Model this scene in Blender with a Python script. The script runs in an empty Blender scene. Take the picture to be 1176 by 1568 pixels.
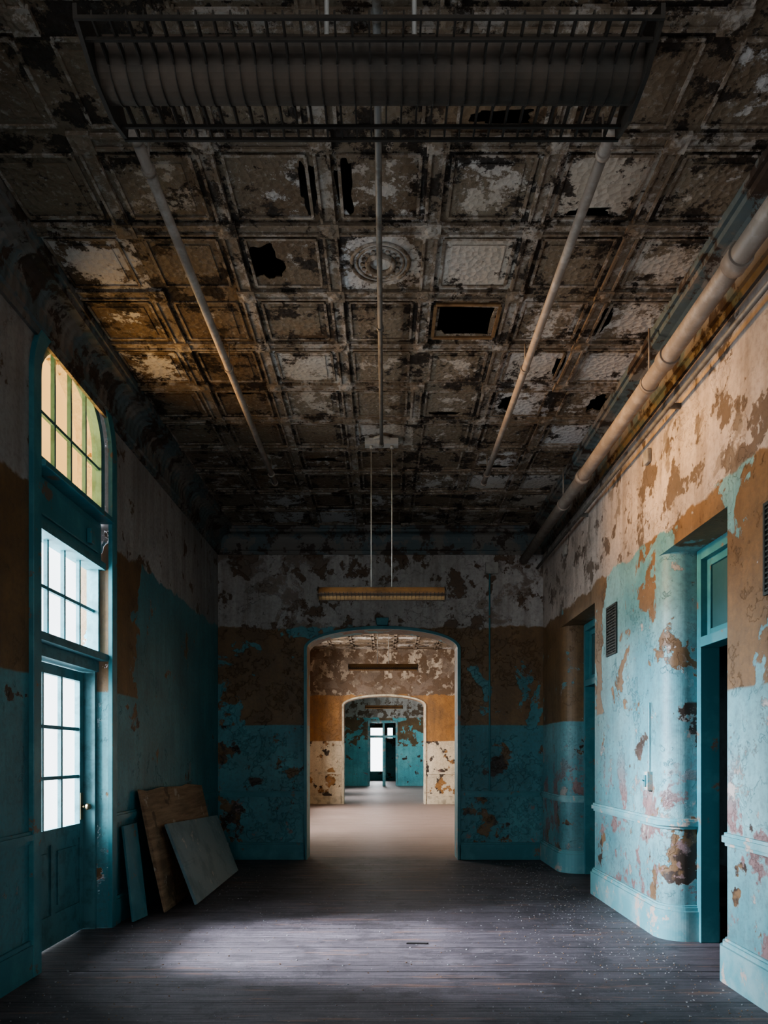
import bpy, bmesh, math, random
from mathutils import Vector
from mathutils.geometry import tessellate_polygon
random.seed(7)
S = bpy.context.scene

# ---------------------------------------------------------------- node helper
class G:
    def __init__(s, name, rough=0.6, spec=0.4):
        s.mat = bpy.data.materials.new(name); s.mat.use_nodes = True
        s.t = s.mat.node_tree; s.b = s.t.nodes['Principled BSDF']
        s.b.inputs['Roughness'].default_value = rough
        s.b.inputs['Specular IOR Level'].default_value = spec
        g = s.t.nodes.new('ShaderNodeNewGeometry'); s.pos = g.outputs['Position']
        sp = s.t.nodes.new('ShaderNodeSeparateXYZ'); s.t.links.new(s.pos, sp.inputs[0])
        s.x, s.y, s.z = sp.outputs
    def put(s, sock, v):
        if isinstance(v, bpy.types.NodeSocket): s.t.links.new(v, sock)
        elif isinstance(v, tuple) and len(v) == 3 and sock.type == 'RGBA': sock.default_value = (*v, 1)
        else: sock.default_value = v
    def m(s, op, a, b=0.0, c=0.0, clamp=False):
        n = s.t.nodes.new('ShaderNodeMath'); n.operation = op; n.use_clamp = clamp
        s.put(n.inputs[0], a); s.put(n.inputs[1], b); s.put(n.inputs[2], c); return n.outputs[0]
    def vec(s, x, y, z):
        n = s.t.nodes.new('ShaderNodeCombineXYZ')
        for i, v in enumerate((x, y, z)): s.put(n.inputs[i], v)
        return n.outputs[0]
    def sv(s, sx, sy, sz, off=0.0):
        return s.vec(s.m('MULTIPLY_ADD', s.x, sx, off), s.m('MULTIPLY_ADD', s.y, sy, off), s.m('MULTIPLY', s.z, sz))
    def noise(s, scale, detail=8, rough=0.6, vec=None, off=0.0, dist=0.0):
        n = s.t.nodes.new('ShaderNodeTexNoise')
        n.inputs['Scale'].default_value = scale; n.inputs['Detail'].default_value = detail
        n.inputs['Roughness'].default_value = rough; n.inputs['Distortion'].default_value = dist
        v = vec if vec is not None else s.pos
        if off:
            a = s.t.nodes.new('ShaderNodeVectorMath'); a.operation = 'ADD'
            s.t.links.new(v, a.inputs[0]); a.inputs[1].default_value = (off, off*1.7, off*0.6); v = a.outputs[0]
        s.t.links.new(v, n.inputs['Vector']); return n.outputs[0]
    def step(s, v, e, w=0.012):
        n = s.t.nodes.new('ShaderNodeMapRange'); s.put(n.inputs[0], v)
        if isinstance(e, (int, float)):
            n.inputs[1].default_value = e-w; n.inputs[2].default_value = e+w
        else:
            s.put(n.inputs[1], s.m('SUBTRACT', e, w)); s.put(n.inputs[2], s.m('ADD', e, w))
        return n.outputs[0]
    def mix(s, f, a, b, mode='MIX'):
        n = s.t.nodes.new('ShaderNodeMix'); n.data_type = 'RGBA'; n.blend_type = mode
        s.put(n.inputs[0], f); s.put(n.inputs[6], a); s.put(n.inputs[7], b); return n.outputs[2]
    def band(s, v, a, b, w=0.1):
        return s.m('MULTIPLY', s.step(v, a, w), s.m('SUBTRACT', 1.0, s.step(v, b, w)))
    def color(s, c): s.put(s.b.inputs['Base Color'], c)
    def bump(s, h, st=0.4, d=0.02):
        n = s.t.nodes.new('ShaderNodeBump'); n.inputs['Strength'].default_value = st; n.inputs['Distance'].default_value = d
        s.put(n.inputs['Height'], h); s.t.links.new(n.outputs[0], s.b.inputs['Normal'])

TEAL = (0.048, 0.180, 0.212); TEAL2 = (0.090, 0.27, 0.30); BROWN = (0.195, 0.112, 0.050); CREAM = (0.50, 0.455, 0.415)
MAUVE = (0.26, 0.17, 0.165); DARK = (0.045, 0.03, 0.022)

def paint(name, brown_teal=0.60, teal_brown=0.66, cream_peel=0.56, low=TEAL, low2=TEAL2, boxes=(), mauve=0.64, zb=1.93, zc=3.34, off=0.0, chips=0.66, creamcol=CREAM, brown=BROWN, bleach=0.70, zgrime=0.05, dboxes=(), undercoat=(0.125, 0.08, 0.05), undercoat2=(0.175, 0.13, 0.10)):
    g = G(name, 0.5, 0.45)
    nb = g.noise(0.8, 5, 0.55, off=off); nf = g.noise(2.0, 10, 0.62, off=off+3, dist=0.3)
    n3 = g.noise(2.6, 10, 0.62, off=off+11); n4 = g.noise(3.4, 11, 0.68, off=off+23)
    fine = g.noise(28, 6, 0.6)
    streak = g.noise(1.0, 6, 0.6, vec=g.sv(7, 7, 0.7), off=off)
    for (y0, y1, z1, sh) in dboxes:
        n3 = g.m('ADD', n3, g.m('MULTIPLY', g.m('MULTIPLY', g.band(g.y, y0, y1, 0.12), g.m('SUBTRACT', 1.0, g.step(g.z, z1, 0.3))), sh))
    zc_ = g.m('ADD', g.z, g.m('MULTIPLY', g.m('SUBTRACT', n3, 0.5), 0.28))
    isC = g.step(zc_, zc, 0.01)
    zb_ = g.m('ADD', g.z, g.m('MULTIPLY', g.m('SUBTRACT', nf, 0.5), 0.05))
    isB = g.step(zb_, zb, 0.008)
    tealc = g.mix(g.step(nb, 0.5, 0.12), low, low2)
    tealc = g.mix(g.m('MULTIPLY', g.step(streak, 0.56, 0.12), 0.35), tealc, tuple(c*0.55 for c in low))
    shift = None
    for (y0, y1, sh) in boxes:
        v = g.m('MULTIPLY', g.band(g.y, y0, y1, 0.10), sh); shift = v if shift is None else g.m('ADD', shift, v)
    pv = nf if shift is None else g.m('ADD', nf, shift)
    pb = g.step(pv, brown_teal, 0.006)
    brownc = g.mix(g.step(n4, 0.5, 0.15), brown, tuple(c*0.68 for c in brown))
    brownc = g.mix(g.m('MULTIPLY', g.step(streak, 0.55, 0.1), 0.4), brownc, (0.10, 0.058, 0.03))
    bc = g.mix(pb, brownc, tealc)
    pt = g.step(n3, teal_brown, 0.006); pm = g.step(n4, mauve, 0.01)
    tc = g.mix(pt, tealc, g.mix(g.step(nf, 0.5, 0.02), tuple(c*0.8 for c in brown), DARK))
    tc = g.mix(g.m('MULTIPLY', pm, g.m('SUBTRACT', 1.0, g.step(g.z, 1.35, 0.25))), tc, MAUVE)
    n4c = g.m('ADD', n4, g.m('MULTIPLY', g.band(g.z, 3.4, 3.95, 0.15), zgrime))
    pc = g.step(n4c, cream_peel, 0.01)
    pc2 = g.step(nf, cream_peel+0.04, 0.01)
    cc = g.mix(g.step(nb, 0.5, 0.15), creamcol, tuple(c*0.72 for c in creamcol))
    cc = g.mix(g.m('MULTIPLY', g.step(streak, 0.56, 0.1), 0.45), cc, (0.15, 0.11, 0.085))
    cc = g.mix(pc, cc, undercoat); cc = g.mix(g.m('MULTIPLY', pc2, 0.8), cc, undercoat2)
    col = g.mix(isB, tc, bc); col = g.mix(isC, col, cc)
    ch = g.noise(5.5, 9, 0.7, off=off+40); chm = g.step(ch, chips, 0.006)
    bl = g.m('MULTIPLY', g.step(g.noise(3.0, 12, 0.75, off=off+60), bleach, 0.015), g.m('SUBTRACT', 1.0, isB))
    chm = g.m('MAXIMUM', chm, bl)
    col = g.mix(chm, col, (0.42, 0.38, 0.35))
    rim = g.m('LESS_THAN', g.m('ABSOLUTE', g.m('SUBTRACT', pv, brown_teal)), 0.0045)
    rim2 = g.m('LESS_THAN', g.m('ABSOLUTE', g.m('SUBTRACT', n3, teal_brown)), 0.0045)
    rm = g.m('MULTIPLY', g.m('MAXIMUM', g.m('MULTIPLY', rim, isB), g.m('MULTIPLY', rim2, g.m('SUBTRACT', 1.0, isB))), g.m('SUBTRACT', 1.0, isC))
    col = g.mix(g.m('MULTIPLY', rm, 0.55), col, (0.36, 0.38, 0.36))
    col = g.mix(g.m('MULTIPLY', g.step(fine, 0.58, 0.12), 0.3), col, (0.05, 0.04, 0.035))
    dirt = g.step(g.noise(1.1, 9, 0.7, off=off+80), 0.56, 0.10)
    col = g.mix(g.m('MULTIPLY', dirt, 0.3), col, (0.04, 0.038, 0.033))
    g.color(col)
    h = g.m('ADD', g.m('MULTIPLY', fine, 0.12), g.m('MULTIPLY', g.m('ADD', g.m('ADD', pb, pt), g.m('ADD', pc, chm)), -0.4))
    h = g.m('ADD', h, g.m('MULTIPLY', n4, 0.4))
    g.bump(h, 0.65, 0.022)
    return g.mat

def simple(name, c, c2=None, rough=0.6, scale=6, thr=0.55, w=0.08, bump=0.25, metal=0.0, chip=None, chipthr=0.62):
    g = G(name, rough); n = g.noise(scale, 9, 0.65)
    col = g.mix(g.step(n, thr, w), c, c2 or tuple(v*0.6 for v in c))
    if chip:
        col = g.mix(g.step(g.noise(scale*1.7, 9, 0.7, off=9), chipthr, 0.01), col, chip)
    g.color(col); g.bump(n, bump, 0.01); g.b.inputs['Metallic'].default_value = metal
    return g.mat

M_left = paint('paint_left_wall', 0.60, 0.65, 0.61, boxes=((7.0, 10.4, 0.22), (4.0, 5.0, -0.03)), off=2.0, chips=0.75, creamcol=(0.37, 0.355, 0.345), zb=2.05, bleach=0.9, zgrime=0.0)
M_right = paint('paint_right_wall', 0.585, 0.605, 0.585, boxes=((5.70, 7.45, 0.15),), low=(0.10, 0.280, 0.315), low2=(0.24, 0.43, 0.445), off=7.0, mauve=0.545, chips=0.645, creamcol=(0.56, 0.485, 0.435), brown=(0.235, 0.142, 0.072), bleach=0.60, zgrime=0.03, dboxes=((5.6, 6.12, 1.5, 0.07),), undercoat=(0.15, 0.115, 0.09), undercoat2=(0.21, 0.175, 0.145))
M_far = paint('paint_far_wall', 0.57, 0.585, 0.545, off=12.0, chips=0.80, low=(0.06, 0.21, 0.245), low2=(0.11, 0.31, 0.34), creamcol=(0.45, 0.42, 0.395), brown=(0.22, 0.132, 0.062), bleach=0.72, zgrime=-0.05)
M_r2 = paint('paint_second_room', 0.72, 0.55, 0.49, low=(0.56, 0.47, 0.35), low2=(0.62, 0.53, 0.41), off=31.0, chips=0.70, brown=(0.36, 0.18, 0.06), creamcol=(0.50, 0.42, 0.34))
M_r3 = paint('paint_third_room', 0.52, 0.62, 0.56, low=(0.12, 0.40, 0.44), low2=(0.2, 0.5, 0.52), off=44.0)
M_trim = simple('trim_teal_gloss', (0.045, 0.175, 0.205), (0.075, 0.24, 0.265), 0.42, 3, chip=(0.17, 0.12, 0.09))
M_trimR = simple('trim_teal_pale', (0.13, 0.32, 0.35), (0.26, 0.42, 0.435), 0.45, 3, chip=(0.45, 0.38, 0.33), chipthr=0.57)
M_dark = simple('lath_dark', (0.02, 0.017, 0.015), rough=0.9)
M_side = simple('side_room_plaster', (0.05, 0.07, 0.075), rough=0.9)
M_pipe = simple('painted_iron_pipe', (0.24, 0.20, 0.17), (0.33, 0.285, 0.25), 0.5, 9, metal=0.0)
M_pipe2 = simple('grey_pipe', (0.17, 0.165, 0.155), (0.10, 0.085, 0.07), 0.5, 9, metal=0.1)
M_fix = simple('fixture_enamel_aged', (0.34, 0.20, 0.09), (0.20, 0.12, 0.06), 0.5, 5)
M_fixN = simple('fixture_enamel_sooty', (0.085, 0.062, 0.045), (0.05, 0.040, 0.030), 0.65, 4)  # darkened copy of the enamel; near fixture's shade is in the colour
M_slat = simple('fixture_louver_metal', (0.05, 0.042, 0.034), rough=0.5, metal=0.1)
M_sash = simple('window_sash_teal', (0.08, 0.21, 0.235), (0.05, 0.14, 0.155), 0.5, 8)
M_box = simple('junction_box_enamel', (0.35, 0.33, 0.30), rough=0.5)
M_grille = simple('grille_iron', (0.03, 0.04, 0.04), rough=0.6)
M_brass = simple('knob_metal', (0.25, 0.2, 0.12), rough=0.3, metal=0.9)
M_boardA = simple('board_painted_teal', (0.06, 0.18, 0.21), (0.09, 0.22, 0.24), 0.6, 4, chip=(0.2, 0.14, 0.1))
M_boardC = simple('board_grey_teal', (0.16, 0.235, 0.26), (0.10, 0.165, 0.185), 0.6, 3, chip=(0.32, 0.32, 0.31))
M_chip = simple('paint_flake', (0.33, 0.32, 0.32), (0.20, 0.22, 0.24), 0.7, 20)
def woodmat():
    g = G('board_raw_brown', 0.65); n = g.noise(1.0, 9, 0.65, vec=g.sv(4, 1.5, 22)); n2 = g.noise(2.2, 9, 0.65)
    c = g.mix(g.step(n, 0.5, 0.12), (0.30, 0.195, 0.12), (0.16, 0.095, 0.055)); c = g.mix(g.step(n2, 0.6, 0.02), c, (0.10, 0.06, 0.035))
    c = g.mix(g.step(g.noise(3, 9, 0.7, off=5), 0.62, 0.01), c, (0.37, 0.30, 0.24)); g.color(c); g.bump(n, 0.4, 0.006); return g.mat
M_boardB = woodmat()

def glassmat(name, tint, gloss=0.06):
    m = bpy.data.materials.new(name); m.use_nodes = True; t = m.node_tree
    for n in list(t.nodes): t.nodes.remove(n)
    o = t.nodes.new('ShaderNodeOutputMaterial'); tr = t.nodes.new('ShaderNodeBsdfTransparent'); gl = t.nodes.new('ShaderNodeBsdfGlossy')
    mx = t.nodes.new('ShaderNodeMixShader'); mx.inputs[0].default_value = gloss
    gl.inputs['Roughness'].default_value = 0.1
    nz = t.nodes.new('ShaderNodeTexNoise'); nz.inputs['Scale'].default_value = 3
    mc = t.nodes.new('ShaderNodeMix'); mc.data_type = 'RGBA'
    t.links.new(nz.outputs[0], mc.inputs[0]); mc.inputs[6].default_value = (*tint, 1); mc.inputs[7].default_value = (*[c*0.7 for c in tint], 1)
    t.links.new(mc.outputs[2], tr.inputs[0])
    t.links.new(tr.outputs[0], mx.inputs[1]); t.links.new(gl.outputs[0], mx.inputs[2]); t.links.new(mx.outputs[0], o.inputs[0])
    return m
M_glass = glassmat('window_glass', (0.92, 0.95, 0.96), 0.04)
M_amber = glassmat('yellowed_glass', (0.46, 0.24, 0.070), 0.02)
def darkglass():
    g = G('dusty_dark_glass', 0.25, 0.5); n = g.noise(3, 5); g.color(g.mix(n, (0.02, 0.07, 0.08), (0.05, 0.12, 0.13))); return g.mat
M_dglass = darkglass()

# ceiling
def ceilmat(name, rib=False):
    g = G(name, 0.6, 0.3)
    u = g.m('DIVIDE', g.m('ADD', g.x, 0.345), 0.63); v = g.m('DIVIDE', g.m('SUBTRACT', g.y, 4.42), 0.63)
    wn = g.t.nodes.new('ShaderNodeTexWhiteNoise'); wn.noise_dimensions = '2D'
    g.t.links.new(g.vec(g.m('FLOOR', u), g.m('FLOOR', v), 0.0), wn.inputs['Vector']); w = wn.outputs['Value']
    du = g.m('ABSOLUTE', g.m('SUBTRACT', g.m('FRACT', u), 0.5)); dv = g.m('ABSOLUTE', g.m('SUBTRACT', g.m('FRACT', v), 0.5))
    d = g.m('MAXIMUM', du, dv)
    nf = g.noise(6.5, 12, 0.76); n2 = g.noise(5, 12, 0.76, off=8); nb = g.noise(0.7, 4, 0.5, off=3); fine = g.noise(45, 5, 0.6)
    fk = g.step(g.noise(20, 8, 0.8, off=15), 0.575, 0.015)
    base = g.mix(g.step(nb, 0.5, 0.12), (0.120, 0.083, 0.054), (0.175, 0.138, 0.100))
    if rib:
        base = g.mix(g.step(nf, 0.53, 0.02), (0.17, 0.13, 0.095), (0.30, 0.26, 0.225))
        pe = g.step(n2, 0.56, 0.01); col = g.mix(pe, base, (0.035, 0.025, 0.018))
        col = g.mix(g.m('MULTIPLY', fk, 0.35), col, (0.34, 0.32, 0.30))
    else:
        sc = g.m('ADD', g.m('ADD', nf, g.m('MULTIPLY', g.m('SUBTRACT', w, 0.5), 0.34)), g.m('MULTIPLY', g.x, 0.022))
        sc = g.m('SUBTRACT', sc, g.m('MULTIPLY', d, 0.24))
        pe = g.step(sc, 0.497, 0.008)
        col = g.mix(g.m('MULTIPLY', fk, 0.45), base, (0.32, 0.30, 0.28))
        col = g.mix(pe, col, g.mix(g.step(nb, 0.5, 0.1), (0.42, 0.40, 0.39), (0.36, 0.31, 0.26)))
        ed = g.m('MULTIPLY', g.step(g.m('ADD', g.m('ADD', n2, g.m('MULTIPLY', d, 0.28)), g.m('MULTIPLY', w, -0.05)), 0.60, 0.008), 0.95)
        col = g.mix(ed, col, (0.022, 0.016, 0.013))
        rust = g.step(g.noise(1.3, 8, 0.6, off=17), 0.63, 0.03)
        col = g.mix(g.m('MULTIPLY', rust, 0.35), col, (0.19, 0.10, 0.04))
        pe = g.m('ADD', pe, ed)
    g.color(col)
    vo = g.t.nodes.new('ShaderNodeTexVoronoi'); vo.inputs['Scale'].default_value = 26; g.t.links.new(g.pos, vo.inputs['Vector'])
    h = g.m('ADD', g.m('MULTIPLY', pe, -0.5), g.m('ADD', g.m('MULTIPLY', fine, 0.35), g.m('MULTIPLY', vo.outputs['Distance'], 0.6)))
    g.bump(h, 0.7, 0.022); return g.mat
M_ceil = ceilmat('pressed_tin_panel'); M_rib = ceilmat('pressed_tin_rib', True)
def cornmat():
    g = G('cornice_tin', 0.55); nf = g.noise(3, 10, 0.65)
    c = g.mix(g.step(nf, 0.5, 0.02), (0.15, 0.135, 0.12), (0.085, 0.11, 0.115)); c = g.mix(g.step(g.noise(4, 11, 0.7, off=5), 0.54, 0.01), c, (0.045, 0.03, 0.022))
    g.color(c); dent = g.m('SINE', g.m('MULTIPLY', g.y, 70.0)); g.bump(g.m('ADD', nf, g.m('MULTIPLY', dent, 0.25)), 0.5, 0.02); return g.mat
M_corn = cornmat()

def floormat():
    g = G('worn_plank_floor', 0.5, 0.45)
    grain = g.noise(1.0, 10, 0.7, vec=g.sv(1.6, 30, 1)); gr2 = g.noise(1.0, 8, 0.65, vec=g.sv(0.9, 8, 1, 4.0))
    big = g.noise(0.9, 8, 0.65); mid = g.noise(3.2, 10, 0.7, off=6); f = g.noise(42, 6, 0.75); f2 = g.noise(15, 9, 0.78, off=3)
    col = g.mix(g.step(grain, 0.5, 0.10), (0.070, 0.059, 0.068), (0.185, 0.162, 0.178))
    pk = g.t.nodes.new('ShaderNodeTexWhiteNoise'); pk.noise_dimensions = '1D'
    g.t.links.new(g.m('FLOOR', g.m('DIVIDE', g.y, 0.155)), pk.inputs['W'])
    col = g.mix(g.m('MULTIPLY', pk.outputs['Value'], 0.40), col, (0.055, 0.045, 0.05))
    col = g.mix(g.m('MULTIPLY', g.step(big, 0.52, 0.08), 0.5), col, (0.060, 0.050, 0.056))
    col = g.mix(g.m('MULTIPLY', g.step(mid, 0.55, 0.03), 0.55), col, (0.040, 0.033, 0.037))
    worn = g.m('MULTIPLY', g.step(gr2, 0.59, 0.02), g.step(grain, 0.51, 0.02))
    col = g.mix(g.m('MULTIPLY', worn, 0.8), col, (0.25, 0.14, 0.10))
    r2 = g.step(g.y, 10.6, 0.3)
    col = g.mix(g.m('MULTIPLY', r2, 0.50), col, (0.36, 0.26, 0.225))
    fr = g.m('FRACT', g.m('DIVIDE', g.y, 0.155))
    seam = g.m('MULTIPLY', g.m('LESS_THAN', fr, 0.06), g.step(g.noise(1.2, 4, 0.6, off=4), 0.45, 0.04))
    fr2 = g.m('FRACT', g.m('DIVIDE', g.y, 0.62)); s2 = g.m('LESS_THAN', fr2, 0.026)
    sm = g.m('MAXIMUM', g.m('MULTIPLY', seam, 0.8), s2)
    col = g.mix(g.m('MULTIPLY', sm, 0.9), col, (0.010, 0.008, 0.010))
    dm = g.step(g.noise(1.3, 8, 0.7, off=2), 0.49, 0.06)
    dust = g.m('MULTIPLY', g.step(f, 0.62, 0.02), dm)
    dust = g.m('MAXIMUM', dust, g.m('MULTIPLY', g.step(f2, 0.655, 0.012), 0.8))
    col = g.mix(g.m('MULTIPLY', dust, 0.7), col, (0.36, 0.34, 0.35))
    g.color(col); g.bump(g.m('ADD', g.m('MULTIPLY', sm, -1.0), g.m('ADD', grain, g.m('MULTIPLY', f2, 0.8))), 0.8, 0.018); return g.mat
M_floor = floormat()

# ---------------------------------------------------------------- mesh helper
class MB:
    def __init__(s): s.v = []; s.f = []; s.mi = []; s.sm = []
    def add(s, vs, fs, mi=0, smooth=False):
        o = len(s.v); s.v += [tuple(v) for v in vs]
        for f in fs: s.f.append([i+o for i in f]); s.mi.append(mi); s.sm.append(smooth)
    def box(s, x0, x1, y0, y1, z0, z1, mi=0):
        s.add([(x0,y0,z0),(x1,y0,z0),(x1,y1,z0),(x0,y1,z0),(x0,y0,z1),(x1,y0,z1),(x1,y1,z1),(x0,y1,z1)],
              [(0,3,2,1),(4,5,6,7),(0,1,5,4),(1,2,6,5),(2,3,7,6),(3,0,4,7)], mi)
    def cyl(s, a, b, r, mi=0, n=16, r2=None, cap=True):
        a = Vector(a); b = Vector(b); d = (b-a).normalized(); r2 = r if r2 is None else r2
        p = d.orthogonal().normalized(); q = d.cross(p)
        vs = [a+(p*math.cos(t)+q*math.sin(t))*r for t in [2*math.pi*i/n for i in range(n)]]
        vs += [b+(p*math.cos(t)+q*math.sin(t))*r2 for t in [2*math.pi*i/n for i in range(n)]]
        s.add(vs, [(i, (i+1)%n, n+(i+1)%n, n+i) for i in range(n)], mi, True)
        if cap: s.add(vs, [list(range(n))[::-1], list(range(n, 2*n))], mi)
    def ring(s, c, R, r, mi=0, n=32, k=8):
        vs = []; fs = []
        for i in range(n):
            a = 2*math.pi*i/n
            for j in range(k):
                b = 2*math.pi*j/k; rr = R+r*math.cos(b)
                vs.append((c[0]+rr*math.cos(a), c[1]+rr*math.sin(a), c[2]+r*math.sin(b)))
        for i in range(n):
            for j in range(k): fs.append((i*k+j, ((i+1)%n)*k+j, ((i+1)%n)*k+(j+1)%k, i*k+(j+1)%k))
        s.add(vs, fs, mi, True)
    def slab(s, outer, holes, fn, t0, t1, mi=0):
        loops = [outer]+list(holes)
        tr = tessellate_polygon([[Vector((u, v, 0)) for u, v in l] for l in loops])
        flat = [p for l in loops for p in l]; n = len(flat)
        s.add([fn(u, v, t0) for u, v in flat]+[fn(u, v, t1) for u, v in flat],
              [tuple(t) for t in tr]+[tuple(i+n for i in t)[::-1] for t in tr], mi)
        for l in loops:
            k = len(l)
            s.add([fn(u, v, t0) for u, v in l]+[fn(u, v, t1) for u, v in l], [(i, (i+1)%k, k+(i+1)%k, k+i) for i in range(k)], mi)
    def build(s, name, mats, bevel=0.0, weld=True):
        me = bpy.data.meshes.new(name); me.from_pydata(s.v, [], s.f)
        for m in mats: me.materials.append(m)
        for p, mi, sm in zip(me.polygons, s.mi, s.sm): p.material_index = mi; p.use_smooth = sm
        bm = bmesh.new(); bm.from_mesh(me)
        if weld: bmesh.ops.remove_doubles(bm, verts=bm.verts, dist=1e-5)
        bmesh.ops.recalc_face_normals(bm, faces=bm.faces); bm.to_mesh(me); bm.free()
        o = bpy.data.objects.new(name, me); S.collection.objects.link(o)
        if bevel:
            b = o.modifiers.new('bevel', 'BEVEL'); b.width = bevel; b.segments = 2; b.limit_method = 'ANGLE'
        return o
fnX = lambda u, v, t: (t, u, v)
fnY = lambda u, v, t: (u, t, v)
fnZ = lambda u, v, t: (u, v, t)
def arch(u0, u1, zs, za, n=24, z0=0.0):
    c = (u0+u1)/2; h = (u1-u0)/2
    return [(u0, z0)]+[(c-h*math.cos(math.pi*i/n), zs+(za-zs)*math.sin(math.pi*i/n)) for i in range(n+1)]+[(u1, z0)]

XL, XR, H, D = -2.40, 2.27, 4.75, 10.3
TOP = 5.05
# ---------------------------------------------------------------- shell
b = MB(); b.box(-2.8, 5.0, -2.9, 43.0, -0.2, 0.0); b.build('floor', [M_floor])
b = MB(); b.box(-2.8, 5.0, -2.9, 43.0, TOP, TOP+0.2); b.build('ceiling_roof_deck', [M_dark])
b = MB(); A = arch(4.94, 6.22, 4.10, 4.62)
b.slab([(-2.5, 0)]+A+[(D, 0), (D, TOP), (-2.5, TOP)], [[(1.3, 0.9), (1.3, 2.7), (2.6, 2.7), (2.6, 0.9)]], fnX, XL, XL-0.27)
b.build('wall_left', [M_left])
b = MB(); A = arch(-1.12, 1.04, 3.03, 3.31)
b.slab([(-2.8, 0)]+A+[(5.0, 0), (5.0, TOP), (-2.8, TOP)], [], fnY, D, D+0.4); b.build('wall_far', [M_far])
# back wall, behind the camera, with two windows added for fill light
BW = [(-1.5, -0.5), (0.4, 1.4)]
b = MB(); b.slab([(-2.8, 0), (5.0, 0), (5.0, TOP), (-2.8, TOP)], [[(a, 1.0), (a, 3.6), (c, 3.6), (c, 1.0)] for a, c in BW], fnY, -2.9, -2.5); b.build('wall_back', [M_far])
def pierpoly(y0, y1, off, r, r0=True, r1=True, depth=0.42):
    xw = XR-off; R = r+off; P = []
    if r0:
        P += [(xw+depth+off, y0-off)]; c = (xw+R, y0-off+R)
        P += [(c[0]-R*math.sin(a), c[1]-R*math.cos(a)) for a in [math.pi/2*i/10 for i in range(11)]]
    else: P += [(xw+depth+off, y0), (xw, y0)]
    if r1:
        c = (xw+R, y1+off-R)
        P += [(c[0]-R*math.cos(a), c[1]+R*math.sin(a)) for a in [math.pi/2*i/10 for i in range(11)]]
        P += [(xw+depth+off, y1+off)]
    else: P += [(xw, y1), (xw+depth+off, y1)]
    return P
RB = 0.17
def midpier(off):
    P = [(XR+0.42, 5.80-off)]+[(XR+RB-(RB+off)*math.sin(a), 5.80+RB-(RB+off)*math.cos(a)) for a in [math.pi/2*i/16 for i in range(17)]]
    return P+[(XR+0.05-(0.05+off)*math.cos(a), 7.75+(0.05+off)*math.sin(a)) for a in [math.pi/2*i/6 for i in range(7)]]+[(XR+0.42, 7.80+off)]
b = MB()
b.slab(pierpoly(-2.5, 4.80, 0, 0.06, False, True), [], fnZ, 0, 3.15)
b.slab(midpier(0), [], fnZ, 0, 3.15)
b.slab(pierpoly(9.10, D, 0, 0.20, True, False), [], fnZ, 0, 3.15)
b.box(XR, XR+0.42, -2.5, D, 3.15, TOP)
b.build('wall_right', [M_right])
def pier_strip(b, z0, z1, off):
    b.slab(pierpoly(-2.5, 4.80, off, 0.06, False, True), [], fnZ, z0, z1)
    b.slab(midpier(off), [], fnZ, z0, z1)
    b.slab(pierpoly(9.10, D, off, 0.20, True, False), [], fnZ, z0, z1)
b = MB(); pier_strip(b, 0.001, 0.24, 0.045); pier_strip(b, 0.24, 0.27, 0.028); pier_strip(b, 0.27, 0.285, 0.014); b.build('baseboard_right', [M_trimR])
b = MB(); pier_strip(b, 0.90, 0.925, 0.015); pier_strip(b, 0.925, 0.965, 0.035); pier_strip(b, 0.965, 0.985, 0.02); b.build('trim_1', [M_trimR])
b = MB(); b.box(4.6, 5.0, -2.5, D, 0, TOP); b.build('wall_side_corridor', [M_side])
def rails(name, segs, prof, mat, f):
    b = MB()
    for s0, s1 in segs:
        for z0, z1, off in prof: f(b, s0, s1, z0, z1, off)
    return b.build(name, [mat])
fl = lambda b, s0, s1, z0, z1, off: b.box(XL, XL+off, s0, s1, z0, z1)
ff = lambda b, s0, s1, z0, z1, off: b.box(s0, s1, D-off, D, z0, z1)
BP = [(0.001, 0.22, 0.03), (0.22, 0.25, 0.018)]; RP = [(0.90, 0.925, 0.012), (0.925, 0.965, 0.032), (0.965, 0.985, 0.018)]
rails('baseboard_left', [(-2.5, 4.83), (6.33, D-0.03)], BP, M_trim, fl)
rails('trim_2', [(-2.5, 4.83), (6.33, D-0.03)], RP, M_trim, fl)
rails('baseboard_far', [(XL+0.03, -1.15), (1.07, XR-0.05)], BP, M_trim, ff)
rails('trim_3', [(XL+0.03, -1.15), (1.07, XR-0.05)], RP, M_trim, ff)
def casing(name, u0, u1, zs, za, w, fn, t0, t1, mat, z0=0.001):
    I = arch(u0, u1, zs, za, 28, z0); O = arch(u0-w, u1+w, zs, za+w, 28, z0)
    b = MB(); b.slab(O+I[::-1], [], fn, t0, t1); return b.build(name, [mat], 0.008)
casing('trim_4', 4.94, 6.22, 4.10, 4.62, 0.11, fnX, XL-0.005, XL+0.035, M_trim)
casing('trim_5', -1.12, 1.04, 3.03, 3.31, 0.045, fnY, D-0.03, D+0.005, M_trim)
b = MB(); b.slab([(-0.12, 3.36), (0.04, 3.36), (0.055, 3.47), (-0.135, 3.47)], [], fnY, D-0.06, D); b.build('trim_6', [M_trim], 0.01)

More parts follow.
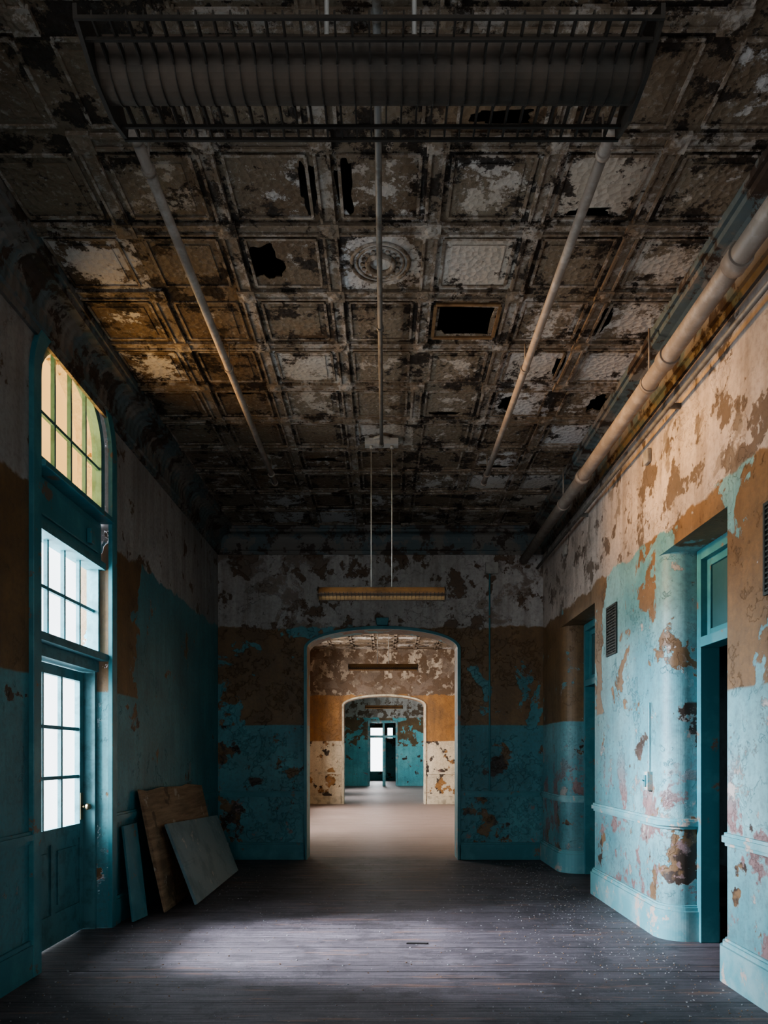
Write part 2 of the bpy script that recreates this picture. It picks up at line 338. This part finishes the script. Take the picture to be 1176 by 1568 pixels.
def cornice(name, pathfn, prof, s0, s1, mat):
    b = MB(); k = len(prof)
    vs = [pathfn(s0, p, q) for p, q in prof]+[pathfn(s1, p, q) for p, q in prof]
    b.add(vs, [(i, (i+1)%k, k+(i+1)%k, k+i) for i in range(k)]+[list(range(k)), list(range(k, 2*k))[::-1]])
    return b.build(name, [mat])
CP = [(0, 4.38), (0.025, 4.38), (0.03, 4.43), (0.05, 4.44), (0.055, 4.50)]
CP += [(0.055+0.12*(1-math.cos(a)), 4.50+0.16*math.sin(a)) for a in [math.pi/2*i/6 for i in range(1, 7)]]
CP += [(0.205, 4.665), (0.21, 4.70), (0.235, 4.70), (0.24, 4.76), (0, 4.76)]
cornice('trim_7', lambda s, p, q: (XL+p, s, q), CP, -2.5, D, M_corn)
cornice('trim_8', lambda s, p, q: (XR-p, s, q), CP, -2.5, D, M_corn)
cornice('trim_9', lambda s, p, q: (s, D-p*0.8, q), CP, XL, XR, M_corn)

# ---------------------------------------------------------------- pressed tin ceiling
M_rust = simple('rusted_tin', (0.20, 0.115, 0.055), (0.12, 0.065, 0.03), 0.6, 8)
def ceiling(name, y0, y1, x0, x1, holes=None, detail=True):
    b = MB(); t = 0.63
    xs = [x0]+[x for x in [-0.345+t*k for k in range(-4, 6)] if x0+0.02 < x < x1-0.02]+[x1]
    k0 = math.ceil((y0-4.42)/t+0.02); ys = [y0]
    while 4.42+t*k0 < y1-0.02: ys.append(4.42+t*k0); k0 += 1
    ys.append(y1)
    for i in range(len(xs)-1):
        for j in range(len(ys)-1):
            a, c, e, f = xs[i], xs[i+1], ys[j], ys[j+1]; cx, cy = (a+c)/2, (e+f)/2; full = (c-a > 0.6 and f-e > 0.6)
            hole = None
            if holes:
                for hx, hy, kind in holes:
                    if abs(hx-cx) < 0.3 and abs(hy-cy) < 0.3: hole = kind
            if hole:
                if hole == 'rect': L = [(cx-0.20, cy-0.17), (cx-0.16, cy-0.175), (cx+0.20, cy-0.16), (cx+0.185, cy-0.02), (cx+0.19, cy+0.17), (cx+0.10, cy+0.165), (cx-0.14, cy+0.17), (cx-0.17, cy+0.12), (cx-0.205, cy+0.13)]
                else:
                    n = 60; sx, sy, ox, oy = hole; ph = [random.uniform(0, 6.28) for _ in range(5)]
                    L = []
                    for q in range(n):
                        an = 2*math.pi*q/n; r = 0.78+0.10*math.sin(3*an+ph[0])+0.08*math.sin(5*an+ph[1])+0.05*math.sin(9*an+ph[2])+random.uniform(-.035, .035)
                        ex = abs(math.cos(an))**0.7*math.copysign(1, math.cos(an)); ey = abs(math.sin(an))**0.7*math.copysign(1, math.sin(an))
                        L.append((cx+ox+sx*r*ex, cy+oy+sy*r*ey))
                b.slab([(a, e), (c, e), (c, f), (a, f)], [L], fnZ, H, H+0.006)
            else:
                b.add([(a, e, H), (c, e, H), (c, f, H), (a, f, H)], [(0, 1, 2, 3)])
            if full and detail and hole != 'rect' and not (hole and hole[0] > 0.2):
                s1 = 0.225; w = 0.009; z = H-0.009
                medal = abs(cx+0.03) < 0.1 and abs(cy-4.735) < 0.1
                if medal:
                    b.ring((cx, cy, H), 0.19, 0.012, 1); b.ring((cx, cy, H), 0.155, 0.008, 1); b.ring((cx, cy, H-0.01), 0.085, 0.018, 1)
                    for q in range(16):
                        an = math.pi*2*q/16; b.cyl((cx+0.12*math.cos(an), cy+0.12*math.sin(an), H), (cx+0.12*math.cos(an), cy+0.12*math.sin(an), H-0.012), 0.014, 1, 8)
                else:
                    for sgn in (-1, 1):
                        b.box(cx-s1, cx+s1, cy+sgn*s1-w, cy+sgn*s1+w, z, H+0.002, 1); b.box(cx+sgn*s1-w, cx+sgn*s1+w, cy-s1+w, cy+s1-w, z, H+0.002, 1)
                    b.slab([(cx-.17, cy-.17), (cx+.17, cy-.17), (cx+.17, cy+.17), (cx-.17, cy+.17)], [], fnZ, H-0.006, H+0.001, 0) if not hole else None
            if hole == 'rect':
                for sgn in (-1, 1):
                    b.box(cx-0.235, cx+0.235, cy+sgn*0.205-0.012, cy+sgn*0.205+0.012, H-0.014, H, 2); b.box(cx+sgn*0.235-0.012, cx+sgn*0.235+0.012, cy-0.19, cy+0.19, H-0.014, H, 2)
    def rib(horizontal, c, lo, hi):
        (b.box(lo, hi, c-.048, c+.048, H-.008, H+0.001, 1) if horizontal else b.box(c-.048, c+.048, lo, hi, H-.009, H+0.001, 1))
        for s in (-1, 1):
            q = c+s*0.038
            (b.box(lo, hi, q-0.008, q+0.008, H-0.020, H, 1) if horizontal else b.box(q-0.008, q+0.008, lo, hi, H-0.021, H, 1))
    for x in xs[1:-1]:
        for j in range(len(ys)-1):
            if random.random() < 0.88 or not detail: rib(False, x, ys[j]-0.03, ys[j+1]+0.03)
    for y in ys[1:-1]:
        for i in range(len(xs)-1):
            if random.random() < 0.88 or not detail: rib(True, y, xs[i]-0.03, xs[i+1]+0.03)
    if detail:
        for x in xs[1:-1]:
            for y in ys[1:-1]:
                b.slab([(x-.06, y-.06), (x+.06, y-.06), (x+.06, y+.06), (x-.06, y+.06)], [], fnZ, H-0.024, H, 1)
                b.cyl((x, y, H-0.024), (x, y, H-0.034), 0.042, 1, 10, 0.02)
    return b.build(name, [M_ceil, M_rib, M_rust], weld=False)
t = 0.63
def cc(i, j): return (-0.345+t*(i+0.5), 4.42+t*(j+0.5))
HL = [(*cc(1, 1), 'rect'), (*cc(-1, 0), (0.14, 0.20, -0.13, 0.0)), (*cc(0, -1), (0.06, 0.25, -0.20, 0.0)), (*cc(-1, -1), (0.06, 0.22, 0.22, 0.0)),
      (*cc(2, -1), (0.16, 0.05, 0, 0.19)), (*cc(3, 3), (0.10, 0.18, 0.1, 0)), (*cc(1, 3), (0.18, 0.05, -0.03, 0.2)), (*cc(-2, 3), (0.2, 0.05, 0, -0.2)),
      (*cc(2, 2), (0.05, 0.2, 0.22, 0)), (*cc(3, 1), (0.05, 0.2, -0.22, 0)), (*cc(0, 4), (0.2, 0.05, 0, 0.2)),
      (*cc(1, -2), (0.20, 0.06, 0, 0.18)), (*cc(-1, 5), (0.18, 0.06, 0, 0)), (*cc(2, 5), (0.2, 0.05, 0, 0.2)), (*cc(2, 3), (0.09, 0.16, -0.1, 0))]
ceiling('ceiling', -2.5, D, XL, XR, HL)
ceiling('ceiling_second_room', D+0.4, 22.0, XL, 2.4, None, False)
ceiling('ceiling_third_room', 22.4, 35.0, XL, 2.4, None, False)

# ---------------------------------------------------------------- left door bay
X = -2.62
b = MB()
def bars(b, X, th, ys, zs, w, mi=0):
    y0, y1, z0, z1 = ys[0], ys[-1], zs[0], zs[-1]
    for y in ys[1:-1]: b.box(X-th/2, X+th/2, y-w/2, y+w/2, z0, z1, mi)
    for z in zs[1:-1]: b.box(X-th/2+0.002, X+th/2-0.002, y0, y1, z-w/2, z+w/2, mi)
b.box(X-0.05, X+0.12, 4.945, 5.03, 0.001, 2.30); b.box(X-0.05, X+0.12, 6.175, 6.215, 0.001, 2.30)
b.box(X-0.05, X+0.14, 4.945, 6.215, 2.22, 2.31)
b.box(X-0.022, X+0.022, 5.03, 5.14, 0.01, 2.21); b.box(X-0.022, X+0.022, 6.10, 6.175, 0.01, 2.21)
b.box(X-0.02, X+0.02, 5.14, 6.10, 2.13, 2.21); b.box(X-0.02, X+0.02, 5.14, 6.10, 0.01, 0.25); b.box(X-0.02, X+0.02, 5.14, 6.10, 0.80, 0.92)
b.box(X-0.012, X+0.008, 5.14, 6.10, 0.25, 0.80); b.box(X-0.02, X+0.02, 5.58, 5.65, 0.25, 0.80)
for a, c in ((5.2, 5.53), (5.70, 6.04)): b.box(X, X+0.02, a, c, 0.31, 0.74)
bars(b, X, 0.03, [5.14, 5.46, 5.78, 6.10], [0.92, 1.32, 1.72, 2.13], 0.028)
b.add([(X-0.005, 5.14, 0.92), (X-0.005, 6.10, 0.92), (X-0.005, 6.10, 2.13), (X-0.005, 5.14, 2.13)], [(0, 1, 2, 3)], 1)
b.cyl((X+0.02, 6.13, 1.06), (X+0.07, 6.13, 1.06), 0.012, 2); b.cyl((X+0.07, 6.13, 1.06), (X+0.10, 6.13, 1.06), 0.03, 2, 16, 0.022); b.box(X+0.02, X+0.028, 6.105, 6.155, 0.95, 1.18, 2)
b.build('door_1', [M_sash, M_glass, M_brass])
X = -2.52
b = MB()
b.box(X-0.06, X+0.10, 4.945, 6.215, 3.10, 3.16); b.box(X-0.05, X+0.12, 4.945, 6.215, 2.312, 2.37)
b.box(X-0.05, X+0.05, 4.945, 5.05, 2.37, 3.10); b.box(X-0.05, X+0.05, 6.175, 6.215, 2.37, 3.10)
bars(b, X, 0.03, [5.05, 5.33, 5.61, 5.89, 6.175], [2.37, 2.74, 3.10], 0.026)
b.add([(X, 5.05, 2.37), (X, 6.175, 2.37), (X, 6.175, 3.10), (X, 5.05, 3.10)], [(0, 1, 2, 3)], 1)
b.build('window_1', [M_sash, M_glass])
b = MB()
b.box(-2.58, -2.46, 4.945, 6.215, 3.162, 3.50); b.box(-2.46, -2.44, 5.05, 6.12, 3.22, 3.44); b.box(-2.50, -2.34, 4.945, 6.215, 3.50, 3.545)
b.box(-2.44, -2.40, 5.86, 5.93, 3.24, 3.36)
b.build('trim_10', [M_trim], 0.006)
X = -2.46
b = MB()
O = arch(4.945, 6.215, 4.10, 4.615, 28, 3.547); I = arch(5.04, 6.14, 4.10, 4.54, 28, 3.62)
b.slab(O, [I], fnX, X-0.05, X+0.03)
bars(b, X-0.0, 0.03, [5.04, 5.315, 5.59, 5.865, 6.14], [3.62, 3.95, 4.25], 0.024)
for y in (5.315, 5.865): b.box(X-0.014, X+0.014, y-.012, y+.012, 4.25, 4.47)
b.box(X-0.014, X+0.014, 5.578, 5.602, 4.25, 4.54)
tr = tessellate_polygon([[Vector((u, v, 0)) for u, v in I]]); b.add([(X-0.02, u, v) for u, v in I], [tuple(q) for q in tr], 1)
b.build('window_2', [M_sash, M_amber])
b = MB(); X = -2.6  # unseen window added on the left for ambient light
b.slab([(1.305, 0.905), (1.305, 2.695), (2.595, 2.695), (2.595, 0.905)], [[(1.4, 1.0), (1.4, 2.6), (2.5, 2.6), (2.5, 1.0)]], fnX, X-0.05, X+0.05)
bars(b, X, 0.04, [1.4, 1.95, 2.5], [1.0, 1.8, 2.6], 0.04)
b.build('window_3', [M_sash])
for i, (a, c) in enumerate(BW):  # added windows, out of view, that let in the fill light
    b = MB(); b.slab([(a+.005, 1.005), (a+.005, 3.595), (c-.005, 3.595), (c-.005, 1.005)], [[(a+.08, 1.08), (a+.08, 3.52), (c-.08, 3.52), (c-.08, 1.08)]], fnY, -2.75, -2.65)
    b.box((a+c)/2-.02, (a+c)/2+.02, -2.72, -2.68, 1.08, 3.52)
    for z in (1.7, 2.3, 2.9): b.box(a+.08, c-.08, -2.715, -2.685, z-.02, z+.02)
    b.build('window_%d' % (10+i), [M_sash])

# ---------------------------------------------------------------- right doorways
def doorframe(name, y0, y1):
    b = MB(); X0 = XR+0.25; X1 = XR+0.40
    b.box(X0, X1, y0+0.003, y0+0.08, 0.001, 3.145); b.box(X0, X1, y1-0.08, y1-0.003, 0.001, 3.145)
    b.box(X0, X1, y0+0.08, y1-0.08, 3.06, 3.145); b.box(X0-0.01, X1, y0+0.08, y1-0.08, 2.36, 2.44)
    b.box(X0+0.05, X0+0.09, y0+0.08, y0+0.14, 2.44, 3.06); b.box(X0+0.05, X0+0.09, y1-0.14, y1-0.08, 2.44, 3.06)
    b.box(X0+0.05, X0+0.09, y0+0.14, y1-0.14, 2.44, 2.50); b.box(X0+0.05, X0+0.09, y0+0.14, y1-0.14, 3.0, 3.06)
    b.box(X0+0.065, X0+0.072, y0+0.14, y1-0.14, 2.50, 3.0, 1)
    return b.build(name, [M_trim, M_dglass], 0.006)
doorframe('door_2', 4.80, 5.80); doorframe('door_3', 7.80, 9.10)

# ---------------------------------------------------------------- pipes
def cpipe(x, y0, y1, z, r, hs, mat, name='ceiling_pipe', stub=False):
    b = MB(); b.cyl((x, y0, z), (x, y1, z), r, 0, 20)
    for y in hs:
        b.cyl((x, y, z+r), (x, y, H-0.035), 0.006, 0, 8); b.cyl((x, y-0.012, z), (x, y+0.012, z), r+0.008, 0, 18)
    for y in (y0, y1): b.cyl((x, y-0.02, z), (x, y+0.02, z), r+0.006, 0, 20)
    if stub:
        b.cyl((x+0.02, y0-0.03, z), (x+0.09, y0-0.12, z+0.05), 0.016, 0, 12); b.cyl((x+0.09, y0-0.12, z+0.05), (x+0.09, y0-0.12, H-0.036), 0.016, 0, 12)
        b.cyl((x+0.09, y0-0.12, H-0.06), (x+0.09, y0-0.12, H-0.036), 0.05, 0, 16)
    return b.build(name, [mat])
cpipe(-1.22, 3.5, 7.95, 4.52, 0.028, (3.7, 5.6, 7.7), M_pipe)
cpipe(1.095, 3.45, 7.95, 4.52, 0.028, (3.6, 5.6, 7.7), M_pipe, stub=True)
cpipe(-0.035, 1.9, 7.15, 4.60, 0.018, (3.0, 5.2), M_pipe2)
b = MB(); b.cyl((1.99, 1.0, 4.30), (1.99, 10.28, 4.30), 0.062, 0, 28)
for y in (4.05, 5.05, 7.2): b.cyl((1.99, y-0.05, 4.30), (1.99, y+0.05, 4.30), 0.074, 0, 28)
for y in (2.5, 5.4, 8.0): b.cyl((1.99, y-0.015, 4.30), (1.99, y+0.015, 4.30), 0.07, 0, 28); b.cyl((1.99, y, 4.36), (1.99, y, H-0.036), 0.008, 0, 8)
b.build('steam_pipe', [M_pipe])
b = MB(); b.cyl((2.18, 1.0, 4.18), (2.18, 10.27, 4.18), 0.018, 0, 12)  # thin tube added along the line of the steam pipe's shadow
for y in (3.0, 5.5, 8.0): b.box(2.17, 2.268, y-0.01, y+0.01, 4.16, 4.2)
b.build('conduit', [M_pipe2])
b = MB(); b.cyl((1.50, D-0.022, 0.99), (1.50, D-0.022, 4.14), 0.012, 0, 10); b.box(1.44, 1.62, D-0.06, D-0.001, 4.10, 4.26, 1); b.build('conduit', [M_trim, M_box], 0.004)  # wall conduit with its junction box

# ---------------------------------------------------------------- fluorescent fixtures with louvers
def fixture(y, x=-0.035, zr=3.14, L=1.29, rods=0.21, mat=M_fix, hw=0.155):
    b = MB(); x0, x1 = x-L/2, x+L/2; n = 16; R = 0.062
    P = [(R*math.cos(math.pi*i/n+math.pi), 0.060*math.sin(math.pi*i/n+math.pi)) for i in range(n+1)]
    P += [(0.068, 0.012), (0.045, 0.045), (0.025, 0.065), (-0.025, 0.065), (-0.045, 0.045), (-0.068, 0.012)]
    k = len(P)
    vs = [(x0, y+p, zr+q) for p, q in P]+[(x1, y+p, zr+q) for p, q in P]
    b.add(vs, [(i, (i+1)%k, k+(i+1)%k, k+i) for i in range(k)], 0, False); b.add(vs, [list(range(k)), list(range(k, 2*k))[::-1]], 1)
    for xe in (x0-0.002, x1-0.008): b.slab([(y-hw, zr-0.03), (y-0.06, zr-0.066), (y+0.06, zr-0.066), (y+hw, zr-0.03), (y+hw+.003, zr+0.0), (y+0.04, zr+0.068), (y-0.04, zr+0.068), (y-hw-.003, zr+0.0)], [], fnX, xe, xe+0.010, 1)
    m = 34
    for i in range(1, m):
        xx = x0+L*i/m
        for s in (-1, 1):
            b.slab([(y+s*0.055, zr-0.035), (y+s*hw, zr-0.030), (y+s*hw, zr-0.012), (y+s*0.062, zr-0.014)], [], fnX, xx-0.002, xx+0.002, 1)
        Q = [((R+.003)*math.cos(math.pi*j/10+math.pi), 0.063*math.sin(math.pi*j/10+math.pi)) for j in range(11)]
        Q2 = [((R+.000)*math.cos(math.pi*j/10+math.pi), 0.060*math.sin(math.pi*j/10+math.pi)) for j in range(11)]
        b.slab([(y+p, zr+q) for p, q in Q]+[(y+p, zr+q) for p, q in Q2[::-1]], [], fnX, xx-0.0012, xx+0.0012, 1)
    for s in (-1, 1):
        for oo, zz in ((hw, -0.030), (hw*0.72, -0.034)):
            b.box(x0, x1, y+s*oo-0.003, y+s*oo+0.003, zr+zz-0.004, zr+zz+0.004, 1)
    for s in (-1, 1):
        b.cyl((x+s*rods/2, y, zr+0.06), (x+s*rods/2, y, H-0.10), 0.006, 2, 8)
        b.cyl((x+s*rods/2, y, H-0.13), (x+s*rods/2, y, H-0.10), 0.018, 2, 12)
    b.box(x-0.17, x+0.17, y-0.05, y+0.05, H-0.10, H-0.04, 2); b.cyl((x, y, H-0.06), (x, y, H-0.035), 0.10, 2, 20)
    return b.build('fluorescent_light_fixture', [mat, M_slat, M_box])
fixture(7.30); fixture(1.72, mat=M_fixN); fixture(13.4); fixture(24.5)

# ---------------------------------------------------------------- leaning boards
def board(name, BL, BR, TR, TL, th, mat, cut=None, mat2=None, extras=()):
    b = MB(); BL, BR, TR, TL = map(Vector, (BL, BR, TR, TL)); n = (BR-BL).cross(TL-BL).normalized()
    if n.x < 0: n = -n
    def pt(u, v, w): return (BL*(1-u)+BR*u)*(1-v)+(TL*(1-u)+TR*u)*v + n*w
    P = cut or [(0, 0), (1, 0), (1, 1), (0, 1)]
    b.slab(P, [], lambda u, v, w: tuple(pt(u, v, w)), 0, th)
    for (u0, u1, v0, v1, w) in extras: b.slab([(u0, v0), (u1, v0), (u1, v1), (u0, v1)], [], lambda u, v, q: tuple(pt(u, v, q)), th, th+w, 1)
    return b.build(name, [mat, mat2 or mat], 0.003)
board('leaning_plank', (-2.27, 6.42, 0.004), (-2.23, 6.68, 0.004), (-2.374, 6.80, 0.86), (-2.374, 6.45, 0.86), 0.022, M_boardA)
board('leaning_plywood_sheet', (-2.10, 6.80, 0.004), (-2.12, 9.2, 0.004), (-2.365, 9.15, 1.15), (-2.365, 6.84, 1.17), 0.018, M_boardB,
      [(0, 0), (1, 0), (1, 0.97), (0.7, 1.0), (0.62, 0.985), (0.3, 1.0), (0.1, 0.98), (0.0, 1.0), (-0.01, 0.5)], M_boardB, ((0.0, 0.05, 0.02, 0.9, 0.012),))
board('leaning_cabinet_door', (-1.90, 7.15, 0.004), (-1.92, 9.25, 0.004), (-2.24, 9.45, 0.70), (-2.22, 7.20, 0.80), 0.03, M_boardC, None, M_boardC, ((0.0, 1.0, 0.46, 0.50, 0.006), (0.25, 0.42, 0.55, 0.85, 0.004)))

# ---------------------------------------------------------------- wall fittings
def grille(y0, y1, z0, z1):
    b = MB(); b.slab([(y0, z0), (y1, z0), (y1, z1), (y0, z1)], [[(y0+.02, z0+.02), (y1-.02, z0+.02), (y1-.02, z1-.02), (y0+.02, z1-.02)]], fnX, XR-0.015, XR, 0)
    k = 16
    for i in range(k): z = z0+0.02+(z1-z0-0.04)*(i+.5)/k; b.box(XR-0.012, XR-0.002, y0+.02, y1-.02, z-.006, z+.006, 0)
    for i in range(5): y = y0+(y1-y0)*(i+1)/6; b.box(XR-0.010, XR-0.004, y-.004, y+.004, z0+.02, z1-.02, 0)
    b.box(XR-0.003, XR, y0+.02, y1-.02, z0+.02, z1-.02, 1); b.build('vent_grille', [M_grille, M_dark])
grille(7.0, 7.32, 2.50, 3.0); grille(3.95, 4.28, 2.45, 3.0)
b = MB(); b.box(XR-0.045, XR, 6.08, 6.17, 1.20, 1.36); b.box(XR-0.055, XR-0.045, 6.105, 6.145, 1.23, 1.33, 1); b.cyl((XR-0.055, 6.125, 1.28), (XR-0.075, 6.125, 1.29), 0.006, 1, 8); b.cyl((XR-0.012, 6.125, 1.36), (XR-0.012, 6.125, 1.95), 0.007, 0, 8); b.build('light_switch', [M_trimR, M_trim], 0.004)
b = MB(); b.box(XR-0.04, XR, 6.10, 6.20, 4.0, 4.12); b.build('junction_box', [M_box], 0.01)
b = MB(); b.box(XR-0.04, XR, 8.9, 9.02, 4.0, 4.12); b.build('junction_box', [M_box], 0.01)

# ---------------------------------------------------------------- rooms beyond
W2 = 22.0; W3 = 35.0; W4 = 42.0
def sidewall(name, pos, th, y0, y1, wins, mat, z0=0.9, z1=3.9):
    b = MB(); hs = [[(a, z0), (a, z1), (c, z1), (c, z0)] for a, c in wins]
    b.slab([(y0, 0), (y1, 0), (y1, TOP), (y0, TOP)], hs, fnX, pos, pos+th); b.build(name, [mat])
    for k, (a, c) in enumerate(wins):
        f = MB(); X = pos+th*0.5
        f.slab([(a+.005, z0+.005), (c-.005, z0+.005), (c-.005, z1-.005), (a+.005, z1-.005)], [[(a+.08, z0+.08), (c-.08, z0+.08), (c-.08, z1-.08), (a+.08, z1-.08)]], fnX, X-.04, X+.04)
        bars(f, X, .04, [a+.08, (a+c)/2, c-.08], [z0+.08, z0+(z1-z0)/3, z0+2*(z1-z0)/3, z1-.08], .04); f.build('window_%d' % (k+4 if y0 < 20 else k+7), [M_sash])
w2 = [(13.8, 15.2), (16.4, 17.8), (19.0, 20.4)]
sidewall('wall_left_second_room', XL, -0.4, D+0.4, W2, w2, M_r2)
b = MB(); b.box(2.4, 2.8, D+0.4, W2, 0, TOP); b.build('wall_right_second_room', [M_r2])
def archwall(name, y, A, mat, th=0.4):
    b = MB(); b.slab([(-2.8, 0)]+A+[(5.0, 0), (5.0, TOP), (-2.8, TOP)], [], fnY, y, y+th); b.build(name, [mat])
archwall('wall_far_second_room', W2, arch(-1.26, 1.20, 3.03, 3.31), M_r2)
casing('trim_11', -1.26, 1.20, 3.03, 3.31, 0.06, fnY, W2-0.03, W2, simple('trim_cream', (0.5, 0.44, 0.34)))
rails('trim_12', [(-2.4, -1.35), (1.29, 2.4)], [(0.001, 0.25, 0.03), (0.92, 0.98, 0.03)], simple('trim_cream_low', (0.5, 0.43, 0.33)), lambda b, s0, s1, z0, z1, off: b.box(s0, s1, W2-off, W2, z0, z1))
sidewall('wall_left_third_room', XL, -0.4, W2+0.4, W3, [(24.5, 26.0), (29.5, 31.5)], M_r3)
b = MB(); b.box(2.4, 2.8, W2+0.4, W3, 0, TOP); b.build('wall_right_third_room', [M_r3])
b = MB(); b.slab([(-2.8, 0), (-0.85, 0), (-0.85, 3.2), (0.62, 3.2), (0.62, 0), (5.0, 0), (5.0, TOP), (-2.8, TOP)], [], fnY, W3, W3+0.4); b.build('wall_far_third_room', [M_r3])
b = MB()  # door frame with transom bar and centre post
for x0, x1, z0, z1 in ((-0.845, -0.75, 0.001, 3.195), (0.52, 0.615, 0.001, 3.195), (-0.75, 0.52, 3.08, 3.195), (-0.75, 0.52, 2.35, 2.47), (-0.12, -0.02, 0.001, 2.35), (-0.12, -0.02, 2.47, 3.08)): b.box(x0, x1, W3+0.05, W3+0.2, z0, z1)
b.box(-0.02, 0.03, W3+0.1, W3+0.14, 0.001, 2.35); b.build('trim_13', [M_trimR], 0.005)
b = MB(); b.slab([(-2.8, 0), (5.0, 0), (5.0, TOP), (-2.8, TOP)], [[(-0.85, 0.55), (-0.10, 0.55), (-0.10, 3.1), (-0.85, 3.1)], [(0.15, 2.5), (0.45, 2.5), (0.45, 3.1), (0.15, 3.1)]], fnY, W4, W4+0.3); b.build('wall_end', [M_r3])
b = MB(); b.box(-2.8, -2.4, W3+0.4, W4, 0, TOP); b.build('wall_left_end_room', [M_r3])
b = MB(); b.box(2.4, 2.8, W3+0.4, W4, 0, TOP); b.build('wall_right_end_room', [M_r3])

# ---------------------------------------------------------------- debris
b = MB()
for i in range(2400):
    y = random.uniform(3.6, 10.0)
    u = random.random()
    x = random.uniform(XL+0.1, XR-0.1) if u < 0.45 else (XR-0.08-abs(random.gauss(0, 0.6)) if u < 0.85 else XL+0.1+abs(random.gauss(0, 0.4)))
    if x < XL+0.08 or x > XR-0.06: continue
    if x < -1.85 and 6.3 < y < 9.6: continue
    s = random.choice([0.002, 0.003, 0.003, 0.004, 0.006]) * random.uniform(0.7, 1.4); a = random.uniform(0, 6.28); k = random.randint(3, 5)
    P = [(x+s*random.uniform(.6, 1.3)*math.cos(a+6.283*q/k), y+s*random.uniform(.6, 1.3)*math.sin(a+6.283*q/k), 0.001) for q in range(k)]
    Q = [(p[0], p[1], 0.001+random.uniform(.002, .006)) for p in P]
    b.add(P+Q, [list(range(k))[::-1], list(range(k, 2*k))]+[(q, (q+1)%k, k+(q+1)%k, k+q) for q in range(k)], 0 if random.random() < .6 else 1)
b.build('paint_chip_debris', [M_chip, M_boardB], weld=False)
b = MB()
P = [(0.17, 5.69), (0.33, 5.68), (0.345, 5.70), (0.22, 5.715), (0.18, 5.71)]  # flat dark slab standing in for a gap between planks
b.slab(P, [], fnZ, 0.0005, 0.010); b.build('wood_splinter', [M_dark])

# ---------------------------------------------------------------- lights
def area(name, loc, rot, sx, sy, P, col):
    l = bpy.data.lights.new(name, 'AREA'); l.shape = 'RECTANGLE'; l.size = sx; l.size_y = sy; l.energy = P; l.color = col
    o = bpy.data.objects.new(name, l); o.location = loc; S.collection.objects.link(o)
    o.rotation_euler = rot if not isinstance(rot, Vector) else (rot-Vector(loc)).to_track_quat('-Z', 'Y').to_euler()
    return o
R90 = math.radians(90)
area('daylight_door_bay', (-4.3, 5.55, 2.6), (0, -R90, 0), 4.2, 3.2, 1500, (0.84, 0.93, 1.0))
area('daylight_sky_high', (-6.9, 5.5, 4.1), Vector((0.3, 5.5, 0.0)), 1.6, 1.6, 6800, (0.86, 0.88, 1.0))
area('daylight_near_window', (-4.0, 1.9, 2.2), (0, -R90, 0), 2.2, 2.4, 60, (0.78, 0.90, 1.0))  # weak fill lamp outside the added near window
area('daylight_back_windows', (-0.05, -3.6, 2.4), (R90, 0, 0), 4.4, 3.0, 190, (0.92, 0.95, 1.0))  # fill lamp outside the added back windows
for a, c in w2: area('daylight_second_room', (-3.2, (a+c)/2, 2.6), (0, -R90+0.25, 0), 3.0, 1.8, 620, (1.0, 0.93, 0.84))
for y in (25.2, 30.5): area('daylight_third_room', (-3.4, y, 2.5), (0, -R90, 0), 3.0, 2.4, 700, (0.9, 0.97, 1.0))
area('daylight_end', (0, 43.6, 2.2), (-R90, 0, 0), 4, 3.6, 500, (0.95, 0.98, 1.0))

w = bpy.data.worlds.new('overcast_sky'); S.world = w; w.use_nodes = True
bg = w.node_tree.nodes['Background']; bg.inputs[0].default_value = (0.90, 0.95, 1.0, 1); bg.inputs[1].default_value = 4.6
try: S.view_settings.look = 'AgX - Medium High Contrast'
except Exception as e: print('look', e)

cam = bpy.data.cameras.new('camera'); co = bpy.data.objects.new('camera', cam); S.collection.objects.link(co)
co.location = (0, 0, 1.5); co.rotation_euler = (R90, 0, 0)
cam.sensor_fit = 'VERTICAL'; cam.sensor_height = 36; cam.sensor_width = 27; cam.lens = 36*1400/2000
cam.shift_y = 475/2000; cam.shift_x = -0.001; cam.clip_start = 0.05; cam.clip_end = 200
S.camera = co
